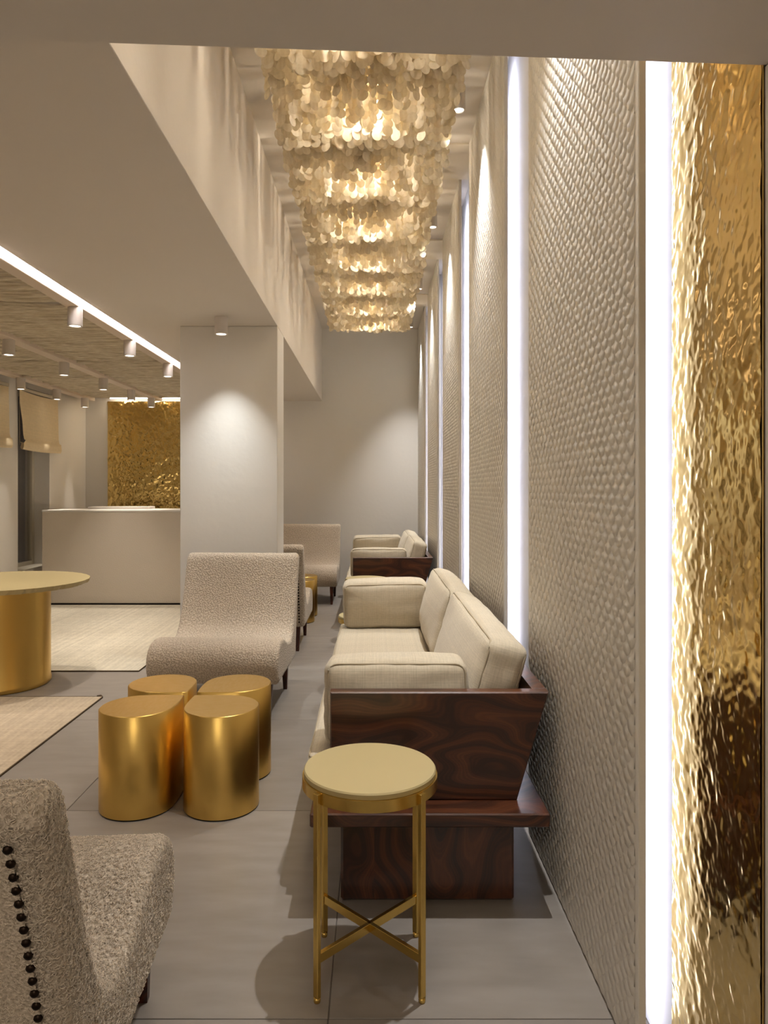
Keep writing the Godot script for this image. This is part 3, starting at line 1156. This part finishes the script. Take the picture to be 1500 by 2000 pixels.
func chairs() -> void:
	var outline := chair_outline()
	var w := 0.75
	var body := upholster(outline, w, 0.028, 0.0035)
	var legs := [[-0.31, 0.37, 1], [0.31, 0.37, 1], [-0.31, -0.20, -1], [0.31, -0.20, -1]]
	var list := [
		["cream boucle chair seen from behind at the lower left", Vector3(-0.869, 0, -1.40), 184.0, true],
		["cream boucle chair facing the viewer behind the gold stools", Vector3(-0.895, 0, -4.42), -1.8, false],
		["cream boucle chair back to back with another before the column", Vector3(-0.925, 0, -5.93), 180.0, true],
		["cream boucle chair by the end wall facing the viewer", Vector3(-0.79, 0, -8.40), 0.0, false],
	]
	var nail := lathe([Vector2(0.0075, 0), Vector2(0.0068, 0.003), Vector2(0.004, 0.0055), Vector2(0, 0.006)], 8)
	for c in list:
		var t := thing("boucle_chair", c[0], "chair", c[1], deg_to_rad(c[2]), "boucle lounge chairs")
		part("upholstery", body, M.boucle, t)
		if c[2] > 183.0:
			pile(body, t)
		for l in legs:
			var st := begin()
			var top := 0.021
			var bot := 0.012
			var a := []
			var b := []
			for k in [[-1, -1], [1, -1], [1, 1], [-1, 1]]:
				a.append(Vector3(l[0] + k[0] * top, 0.2005, l[1] + k[1] * top))
				b.append(Vector3(l[0] + k[0] * bot, 0.0, l[1] + 0.02 * l[2] + k[1] * bot))
			for k in 4:
				quad(st, a[k], a[(k + 1) % 4], b[(k + 1) % 4], b[k], (a[k] + a[(k + 1) % 4]) / 2.0 - Vector3(l[0], 0.2, l[1]))
			quad(st, b[0], b[1], b[2], b[3], Vector3.DOWN)
			quad(st, a[0], a[1], a[2], a[3], Vector3.UP)
			part("leg", done(st), M.leg, t)
		if c[3]:
			# panel on the outer back with its row of nails
			var pts := PackedVector3Array()
			var path := []
			for s in 25:
				var v := lerpf(0.215, 0.795, s / 24.0)
				var z := 0.0
				for k in 22:
					if outline[k].y <= v and outline[k + 1].y >= v:
						z = lerpf(outline[k].x, outline[k + 1].x, (v - outline[k].y) / maxf(outline[k + 1].y - outline[k].y, 1e-5))
						break
				path.append(Vector2(z, v))
			for p in path:
				for s in 9:
					pts.append(Vector3(lerpf(-w / 2 + 0.045, w / 2 - 0.045, s / 8.0), p.y, p.x - 0.004))
			part("back_panel", grid_mesh(pts, 9, 25, true), M.boucle_back, t)
			for sx in [-1.0, 1.0]:
				for s in 24:
					var p: Vector2 = path[s + 1]
					var q: Vector2 = path[s]
					var dir := (p - q).normalized()
					var o := part("nail", nail, M.nail, t, Vector3(sx * (w / 2 - 0.048), p.y, p.x - 0.0035))
					o.basis = Basis(Vector3(1, 0, 0), Vector3(0, dir.x, -dir.y), Vector3(0, dir.y, dir.x))


# curly loops of yarn standing on the nearest chair
func pile(body: ArrayMesh, parent: Node3D) -> void:
	var arr := body.surface_get_arrays(0)
	var v: PackedVector3Array = arr[Mesh.ARRAY_VERTEX]
	var nn: PackedVector3Array = arr[Mesh.ARRAY_NORMAL]
	var ix: PackedInt32Array = arr[Mesh.ARRAY_INDEX]
	var st := begin(true)
	tube_into(st, [Vector3(0, -0.001, 0), Vector3(0.0012, 0.003, 0), Vector3(0.0048, 0.0052, 0.0006), Vector3(0.009, 0.004, 0)], [0.0009, 0.0009, 0.0008, 0.0005], 3, false, false)
	var yarn := done(st)
	var cum := PackedFloat32Array()
	var sum := 0.0
	for k in range(0, ix.size(), 3):
		sum += (v[ix[k + 1]] - v[ix[k]]).cross(v[ix[k + 2]] - v[ix[k]]).length() / 2.0
		cum.append(sum)
	var r := RandomNumberGenerator.new()
	r.seed = 77
	var mm := MultiMesh.new()
	mm.transform_format = MultiMesh.TRANSFORM_3D
	mm.mesh = yarn
	mm.instance_count = 110000
	for i in 110000:
		var k := cum.bsearch(r.randf() * sum) * 3
		k = mini(k, ix.size() - 3)
		var a := r.randf()
		var b := r.randf()
		if a + b > 1.0:
			a = 1.0 - a
			b = 1.0 - b
		var p := v[ix[k]] + (v[ix[k + 1]] - v[ix[k]]) * a + (v[ix[k + 2]] - v[ix[k]]) * b
		var n := (nn[ix[k]] * (1.0 - a - b) + nn[ix[k + 1]] * a + nn[ix[k + 2]] * b).normalized()
		var u := n.cross(Vector3(r.randf_range(-1, 1), r.randf_range(-1, 1), r.randf_range(-1, 1))).normalized()
		var sc := r.randf_range(0.5, 0.95)
		mm.set_instance_transform(i, Transform3D(Basis(u * sc, n * sc, u.cross(n) * sc), p))
	var o := MultiMeshInstance3D.new()
	o.name = "boucle_pile"
	o.multimesh = mm
	o.material_override = M.yarn
	o.set_meta("kind", "stuff")
	parent.add_child(o, true)


func petal(r: float, h: float) -> Array:
	# drop-shaped outline: a circle with one square corner at (+r, +r)
	var pts := PackedVector2Array()
	var n := 54
	for s in n + 1:
		var a := PI / 2 + 0.10 + (1.5 * PI - 0.20) * s / n
		pts.append(Vector2(cos(a), sin(a)) * r)
	# corner, slightly eased
	var tip := Vector2(r, r) * 0.985
	var last := pts[pts.size() - 1]
	var first := pts[0]
	for s in range(1, 7):
		var f := s / 7.0
		pts.append(last.lerp(tip, f) + Vector2(0.10, -0.0) * r * sin(f * PI) * 0.25)
	pts.append(tip)
	for s in range(1, 7):
		var f := s / 7.0
		pts.append(tip.lerp(first, f) + Vector2(0.0, 0.10) * r * sin(f * PI) * 0.25)
	var m := pts.size()
	var wall := begin(true)
	var top := begin(true)
	top.set_smooth_group(2)
	var ctr := Vector3(0, h, 0)
	for k in m:
		var a := pts[k]
		var b := pts[(k + 1) % m]
		var o := Vector3(a.x + b.x, 0, a.y + b.y)
		var ai := a * (1.0 - 0.004 / a.length())
		var bi := b * (1.0 - 0.004 / b.length())
		quad(wall, Vector3(a.x, 0.006, a.y), Vector3(b.x, 0.006, b.y), Vector3(b.x, h - 0.004, b.y), Vector3(a.x, h - 0.004, a.y), o)
		quad(wall, Vector3(a.x, h - 0.004, a.y), Vector3(b.x, h - 0.004, b.y), Vector3(bi.x, h - 0.0005, bi.y), Vector3(ai.x, h - 0.0005, ai.y), o + Vector3.UP)
		tri(top, ctr, Vector3(ai.x, h, ai.y), Vector3(bi.x, h, bi.y), Vector3.UP)
	var foot := begin(true)
	for k in m:
		var a := pts[k] * 0.97
		var b := pts[(k + 1) % m] * 0.97
		quad(foot, Vector3(a.x, 0, a.y), Vector3(b.x, 0, b.y), Vector3(b.x, 0.0055, b.y), Vector3(a.x, 0.0055, a.y), Vector3(a.x, 0, a.y))
		tri(foot, Vector3.ZERO, Vector3(a.x, 0, a.y), Vector3(b.x, 0, b.y), Vector3.DOWN)
	return [done(wall), done(top), done(foot)]


func stools() -> void:
	var p := petal(0.152, 0.409)
	# tips meet in the middle of each set: tip is at local (+x, +z)
	var sets := [
		[Vector3(-0.80, 0, -3.10), 0.172, [["front left brass drop-shaped stool of the set of four", -1, 1], ["front right brass drop-shaped stool of the set of four", 1, 1], ["rear left brass drop-shaped stool of the set of four", -1, -1], ["rear right brass drop-shaped stool of the set of four", 1, -1]]],
		[Vector3(-0.91, 0, -7.16), 0.172, [["brass drop-shaped stool peeking out behind the second chair", 1, 1], ["dim brass stool before the far chair, behind another stool", 1, -1]]],
	]
	for s in sets:
		for q in s[2]:
			var at: Vector3 = s[0] + Vector3(q[1] * s[1], 0, q[2] * s[1])
			# turn so that the tip points to the middle
			var to := Vector2(-q[1], -q[2])
			var turn := -(atan2(to.y, to.x) - PI / 4)
			var t := thing("drop_stool", q[0], "stool", at, turn, "drop-shaped brass stools")
			part("drum", p[0], M.brass, t)
			part("top", p[1], M.brass_top, t)
			part("foot_ring", p[2], M.rubber, t)


func side_table(at: Vector3, h: float, label: String) -> void:
	var t := thing("side_table", label, "side table", at, 0.0, "round brass side tables")
	var R := 0.183
	part("tabletop", lathe([Vector2(0, h - 0.016), Vector2(R - 0.005, h - 0.016), Vector2(R - 0.005, h - 0.016), Vector2(R - 0.004, h - 0.004), Vector2(R - 0.004, h - 0.004), Vector2(R - 0.007, h), Vector2(R - 0.007, h), Vector2(0, h)], 72), M.table_disc, t)
	part("ring", lathe([Vector2(R - 0.008, h - 0.046), Vector2(R, h - 0.046), Vector2(R, h - 0.046), Vector2(R, h - 0.0165), Vector2(R, h - 0.0165), Vector2(R - 0.008, h - 0.0165), Vector2(R - 0.008, h - 0.0165), Vector2(R - 0.008, h - 0.046)], 72), M.brass_frame, t)
	for k in 4:
		var a := PI / 4 + k * PI / 2
		var st := begin()
		box_into(st, Vector3(R - 0.001, 0.012, -0.009), Vector3(R + 0.011, h - 0.018, 0.009), 0.0015)
		var l := part("leg", done(st), M.brass_frame, t)
		l.rotation.y = a
		part("foot_pad", lathe([Vector2(0, 0), Vector2(0.008, 0), Vector2(0.009, 0.004), Vector2(0.009, 0.012), Vector2(0, 0.012)], 16), M.brass_frame, l, Vector3(R + 0.005, 0, 0))
	for k in 2:
		var s := part("stretcher", box(Vector3(-R + 0.0, 0.098 + 0.0 * k, -0.006), Vector3(R, 0.122, 0.006), 0.001), M.brass_frame, t)
		s.rotation.y = PI / 4 + k * PI / 2


func tables() -> void:
	side_table(P(-0.012, 0, 1.936), 0.5465, "round brass side table in front of the near sofa")
	side_table(P(-0.065, 0, 6.02), 0.5465, "round brass side table between the two sofas")
	side_table(P(-0.07, 0, 4.98), 0.42, "low round brass table just beyond the near sofa")
	side_table(P(-0.12, 0, 9.24), 0.5, "round brass table beyond the far sofa")
	# big round table at the left
	var t := thing("round_table", "large round brass drum table cut off at the left", "table", P(-2.49, 0, 4.745))
	var h := 0.69
	# top with a rough chipped rim
	var st := begin(true)
	var seg := 120
	var r2 := RandomNumberGenerator.new()
	r2.seed = 4
	var up := []
	var lo := []
	for s in seg:
		up.append(0.553 + r2.randf_range(-0.003, 0.003))
		lo.append(0.540 + r2.randf_range(-0.012, 0.006))
	for s in seg:
		var s1 := (s + 1) % seg
		var a := Vector3(cos(TAU * s / seg), 0, sin(TAU * s / seg))
		var b := Vector3(cos(TAU * s1 / seg), 0, sin(TAU * s1 / seg))
		st.set_smooth_group(1)
		tri(st, Vector3(0, h, 0), a * up[s] + Vector3(0, h, 0), b * up[s1] + Vector3(0, h, 0), Vector3.UP)
		tri(st, Vector3(0, h - 0.03, 0), a * lo[s] + Vector3(0, h - 0.03, 0), b * lo[s1] + Vector3(0, h - 0.03, 0), Vector3.DOWN)
		st.set_smooth_group(-1)
		quad(st, a * up[s] + Vector3(0, h, 0), b * up[s1] + Vector3(0, h, 0), b * lo[s1] + Vector3(0, h - 0.03, 0), a * lo[s] + Vector3(0, h - 0.03, 0), a)
	part("tabletop", done(st), M.table_disc, t)
	part("drum", lathe([Vector2(0, 0.0), Vector2(0.300, 0.0), Vector2(0.300, 0.0), Vector2(0.310, 0.012), Vector2(0.310, 0.03), Vector2(0.305, 0.04), Vector2(0.305, 0.64), Vector2(0.310, 0.6595), Vector2(0.310, 0.6595), Vector2(0, 0.6595)], 72), M.brass, t)


func rugs() -> void:
	var spec := [["pale ivory woven rug before the reception counter", -3.60, -1.674, 5.06, 7.94], ["beige woven rug at the left edge", -3.60, -1.69, 2.1, 4.43]]
	for k in 2:
		var s: Array = spec[k]
		var t := thing("woven_rug", s[0], "rug", P(s[1], 0, s[3]), 0.0, "rugs")
		var wx: float = s[2] - s[1]
		var dd: float = s[4] - s[3]
		part("pile", slab(0, wx, 0.0, 0.008, 0, dd, 0.002), M.rugs[k], t)
		for d in [-0.003, dd - 0.003]:
			part("binding", slab(0, wx, 0.0, 0.0095, d, d + 0.006, 0.001), M.rug_edge, t)
		part("binding", slab(wx - 0.003, wx + 0.003, 0.0, 0.0095, 0.004, dd - 0.004, 0.001), M.rug_edge, t)
		if k == 1:
			part("tassel", tube([P(wx - 0.005, 0.006, dd + 0.003), P(wx - 0.02, 0.007, dd + 0.02), P(wx - 0.045, 0.005, dd + 0.024)], [0.005, 0.007, 0.003], 8), M.rug_edge, t)
